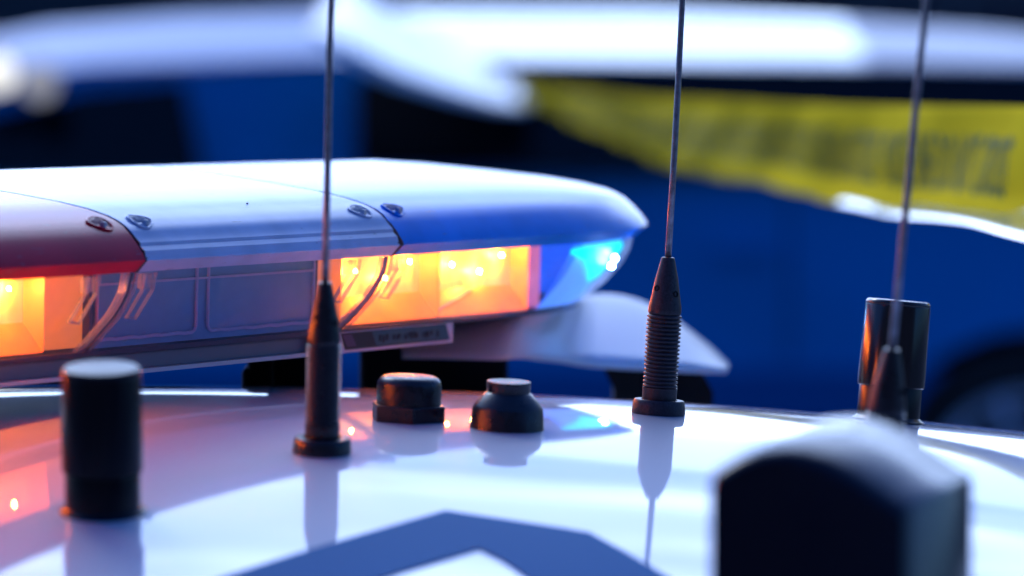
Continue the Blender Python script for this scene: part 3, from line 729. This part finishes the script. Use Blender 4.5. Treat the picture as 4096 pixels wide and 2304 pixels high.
# ================================================================== WHITE FAIRING behind the bar
def build_fairing():
    t = empty('roof_fairing', (.07, 3.1, zr(.07, 3.1)), label='white curved roof fairing behind the blue end of the light bar', cat='fairing')
    off = Vector(t.location)
    near = [(1010, 893), (1120, 896), (1300, 903), (1500, 914), (1700, 925), (1800, 928), (1832, 927)]
    far = [(1010, 830), (1150, 815), (1360, 775), (1520, 744), (1650, 775), (1770, 858), (1836, 918)]
    def w3(p, Y): return Vector(((p[0] - 1288) / 10733 * Y, Y, CAMZ - (p[1] - 130) / 10733 * Y))
    rows = 10; cols = 36
    def ip(Q, s):
        s *= len(Q) - 1; i = min(int(s), len(Q) - 2); f = s - i
        p0, p1, p2, p3 = Q[max(i - 1, 0)], Q[i], Q[i + 1], Q[min(i + 2, len(Q) - 1)]
        return [0.5 * (2 * p1[k] + (p2[k] - p0[k]) * f + (2 * p0[k] - 5 * p1[k] + 4 * p2[k] - p3[k]) * f * f + (3 * p1[k] - p0[k] - 3 * p2[k] + p3[k]) * f ** 3) for k in (0, 1)]
    vs = []; fs = []
    for i in range(cols + 1):
        pn = ip(near, i / cols); w_ = min(1, max(0, (pn[0] - 1290) / 170)); a = w3(pn, 2.95 + .17 * w_); b = w3(ip(far, i / cols), 2.98 + .34 * w_)
        for j in range(rows + 1):
            s = j / rows; p = a.lerp(b, s); p.z = a.z + (b.z - a.z) * math.sin(s * math.pi / 2)
            vs.append(p - off)
        for q in range(1, 4):      # falls away behind
            p = b.copy(); p.y += .04 * q * w_; p.z -= .0010 * q * q; vs.append(p - off)
    n = rows + 4
    for i in range(cols):
        for j in range(n - 1): a = i * n + j; fs.append((a, a + n, a + n + 1, a + 1))
    o = mesh('shell', vs, fs, M['fairing'], t, True); s_ = o.modifiers.new('thick', 'SOLIDIFY'); s_.thickness = .004; s_.offset = -1
    for px0, px1, Y in ((1530, 1792, 3.16),):
        x0 = (px0 - 1288) / 10733 * Y; x1 = (px1 - 1288) / 10733 * Y; c = (x0 + x1) / 2
        top = CAMZ - (908 - 130) / 10733 * Y; zz = zr(c, Y) - .004
        pr = [(x0 - .006, top), (x0 + .004, top - .02), (x0 + .006, zz), (x1, zz), (x1, top - .022), (x1 - .005, top - .012), (x1 - .016, top - .001)]
        m = len(pr); vs = [Vector((x, Y - .02, z)) - off for x, z in pr] + [Vector((x, Y + .05, z)) - off for x, z in pr]
        mesh('foot', vs, [tuple(range(m)), tuple(range(m, 2 * m))[::-1]] + [(i, (i + 1) % m, (i + 1) % m + m, i + m) for i in range(m)], M['bracket'], t)
build_fairing()

# ================================================================== THINGS ON THE ROOF
def antenna_parts():
    base = [(.0, 0), (.0162, 0), (.0165, .0015), (.0158, .0082), (.0150, .0092), (.0112, .0094)]
    col = [(.0105, .0085), (.0107, .0165)]
    z = .0165; nr = 18; p = (.0615 - z) / nr
    for i in range(nr):
        col += [(.0094, z + p * .08), (.0104, z + p * .22), (.0108, z + p * .5), (.0104, z + p * .78), (.0094, z + p * .92)]; z += p
    col += [(.0098, .0620)]
    cone = [(.0098, .0618), (.0102, .0630), (.0101, .0655), (.0070, .0835), (.0043, .0950), (.0040, .0962), (.0030, .0966), (0, .0966)]
    return base, col, cone
def antenna(x, y, label, spin, wlen=.75, bend=0.0, mat=None):
    base, col, cone = antenna_parts(); mat = mat or M['rubber']
    t = empty('whip_antenna', mat=seat(x, y, spin), label=label, cat='antenna', group='whip antennas on the white roof')
    autosmooth(bm_obj('base', lathe(base, 48), mat, t), 40)
    autosmooth(bm_obj('spring', lathe(col, 48), mat, t), 70)
    cn = autosmooth(bm_obj('ferrule', lathe(cone, 48), M['rubber_dusty'] if mat is M['rubber_dusty'] else mat, t), 30)
    hole = pmat('hole_dark', (.001, .001, .002), .9) if 'hole_dark' not in bpy.data.materials else bpy.data.materials['hole_dark']
    for a, z, rr in ((R(-122 - 15), .0775, .0081), (R(-48), .0745, .0086)):
        bm = bmesh.new(); rot = Vector((math.cos(a), math.sin(a), .17)).normalized().to_track_quat('Z', 'Y').to_matrix()
        l = lathe([(.0019, -.001), (.0019, .0004), (.0013, .0005), (.0012, -.0003), (0, -.0004)], 20); me = bpy.data.meshes.new('h'); l.to_mesh(me); l.free(); bm.from_mesh(me)
        bmesh.ops.transform(bm, matrix=Matrix.Translation((rr * math.cos(a), rr * math.sin(a), z)) @ rot.to_4x4(), verts=bm.verts)
        bm_obj('set_screw_hole', bm, hole, cn)
    bm = bmesh.new(); n = 14
    tube(bm, [(bend * (i / n) ** 2, 0, .096 + wlen * i / n) for i in range(n + 1)], [.0020 - .0009 * i / n for i in range(n + 1)], 14)
    bm_obj('whip', bm, M['whip'], t, True)
    return t
antenna(.0894, 2.60, 'black ribbed spring antenna in sharp focus right of the light bar', R(0), bend=-.03, mat=M['rubber_dusty'])
a1 = antenna((808 - 1288) / 10733 * 2.37, 2.37, 'black spring antenna in front of the clear middle of the light bar', R(10), bend=.0)
for c in a1.children:
    if c.name.split('.')[0] in ('spring', 'ferrule'): c.scale = (.92, .92, 1)
antenna((2205 - 1288) / 10733 * 2.26, 2.26, 'blurred spring antenna behind the big arched black housing', R(20), bend=.0)

def canister(x, y, label, mat, ring):
    t = empty('cylinder_antenna', mat=seat(x, y), label=label, cat='antenna', group='short cylindrical antennas on the white roof')
    autosmooth(bm_obj('base', lathe([(0, 0), (.0225, 0), (.0228, .0012), (.0212, .0022), (.0200, .0035), (.0198, .022), (.0196, .0225)], 64), M['plastic'], t), 35)
    autosmooth(bm_obj('sleeve', lathe([(.0205, .0225), (.0212, .023), (.0213, .030), (.0206, .0735), (.0204, .0742)], 64, False), mat, t), 35)
    autosmooth(bm_obj('cap', lathe([(.0199, .0740), (.0205, .0746), (.0205, .0758), (.0193, .0772), (.0186, .0774), (0, .0776)], 64, False), mat, t), 50)
canister((255 - 1288) / 10733 * 2.22, 2.22, 'stubby black cylindrical antenna in front of the red end of the light bar', M['plastic'], 0)
canister((2236 - 1288) / 10733 * 2.70, 2.70, 'glossy black cylindrical antenna near the far roof edge on the right', M['plastic_gloss'], 1)

def hex_cap():
    x, y = (1026 - 1288) / 10733 * 2.50, 2.50
    t = empty('hex_cap', mat=seat(x, y), label='black hexagonal nut shaped roof cap with a domed top', cat='roof cap')
    bm = bmesh.new(); r = .0232
    vs = [[bm.verts.new((r * math.cos(R(60 * i + 30 - 52)), r * math.sin(R(60 * i + 30 - 52)), z)) for i in range(6)] for z in (0, .0098)]
    for i in range(6): bm.faces.new((vs[0][i], vs[0][(i + 1) % 6], vs[1][(i + 1) % 6], vs[1][i]))
    bm.faces.new(vs[1]); bm.faces.new(vs[0][::-1]); bevel(bm_obj('hex_flange', bm, M['rubber'], t), .0008)
    autosmooth(bm_obj('dome', lathe([(.0191, .0095), (.0190, .021), (.0184, .0232), (.0170, .0250), (.0148, .0262), (.008, .0266), (0, .0267)], 64), M['rubber'], t), 50)
hex_cap()
def button():
    x, y = (1275 - 1288) / 10733 * 2.48, 2.48
    t = empty('stepped_cap', mat=seat(x, y), label='black stepped round roof cap with sloping shoulders', cat='roof cap')
    autosmooth(bm_obj('skirt', lathe([(0, 0), (.0220, 0), (.0218, .0010), (.0206, .0120), (.0196, .0140), (.0140, .0205), (.0126, .0215)], 64), M['rubber'], t), 35)
    autosmooth(bm_obj('neck', lathe([(.0126, .0213), (.0128, .0262), (.0130, .0268), (.0128, .0278), (.0110, .0281), (.0095, .0276), (0, .0275)], 64, False), M['rubber'], t), 35)
button()

def arched_housing():
    # arched profile swept back and to the right; stands on the roof nearest the camera
    Y = 1.80
    t = empty('arched_housing', (.14, 1.85, zr(.14, 1.85)), label='large blurred black housing with an arched top at lower right', cat='roof housing')
    off = Vector(t.location)
    def w3(px, py, y=Y): return Vector(((px - 1288) / 10733 * y, y, CAMZ - (py - 130) / 10733 * y))
    top = [(1776, 1560), (1776, 1215), (1782, 1190), (1815, 1168), (1850, 1148), (1900, 1130), (1960, 1124), (2020, 1130), (2080, 1150), (2140, 1182), (2200, 1222), (2250, 1257), (2282, 1276), (2290, 1285), (2290, 1560)]
    base_z = zr(.14, 1.85) - .03
    pr = [w3(*p) for p in top]; pr[0].z = base_z; pr[-1].z = base_z
    D = Vector((.040, .105, .004)); n = len(pr)
    K = [(0, 0), (.012, .25), (.035, .55), (.08, .85), (.5, 1.35), (.94, .9), (.985, .4), (1, 0)]
    vs = []
    cz = sum(p.z for p in pr[1:-1]) / (n - 2)
    for k, up in K:
        inset = .0045 * (1 - min(1, up / .9))
        for p in pr:
            q = p + D * k - off
            if p.z > base_z + .001: q.z -= inset; 
            q.x += inset * (1 if p.x < .12 else -1) * .6
            vs.append(q)
    fs = [(r * n + i, r * n + i + 1, (r + 1) * n + i + 1, (r + 1) * n + i) for r in range(len(K) - 1) for i in range(n - 1)]
    fs += [tuple(range(n))[::-1], tuple(range((len(K) - 1) * n, len(K) * n))]
    o = mesh('shell', vs, fs, M['fin'], t); autosmooth(o, 40)
    # foot gasket
    bm = bmesh.new(); tube(bm, [pr[0] - off, pr[-1] - off, pr[-1] + D - off, pr[0] + D - off], .004, 6, True); bm_obj('gasket', bm, M['rubber'], t)
arched_housing()
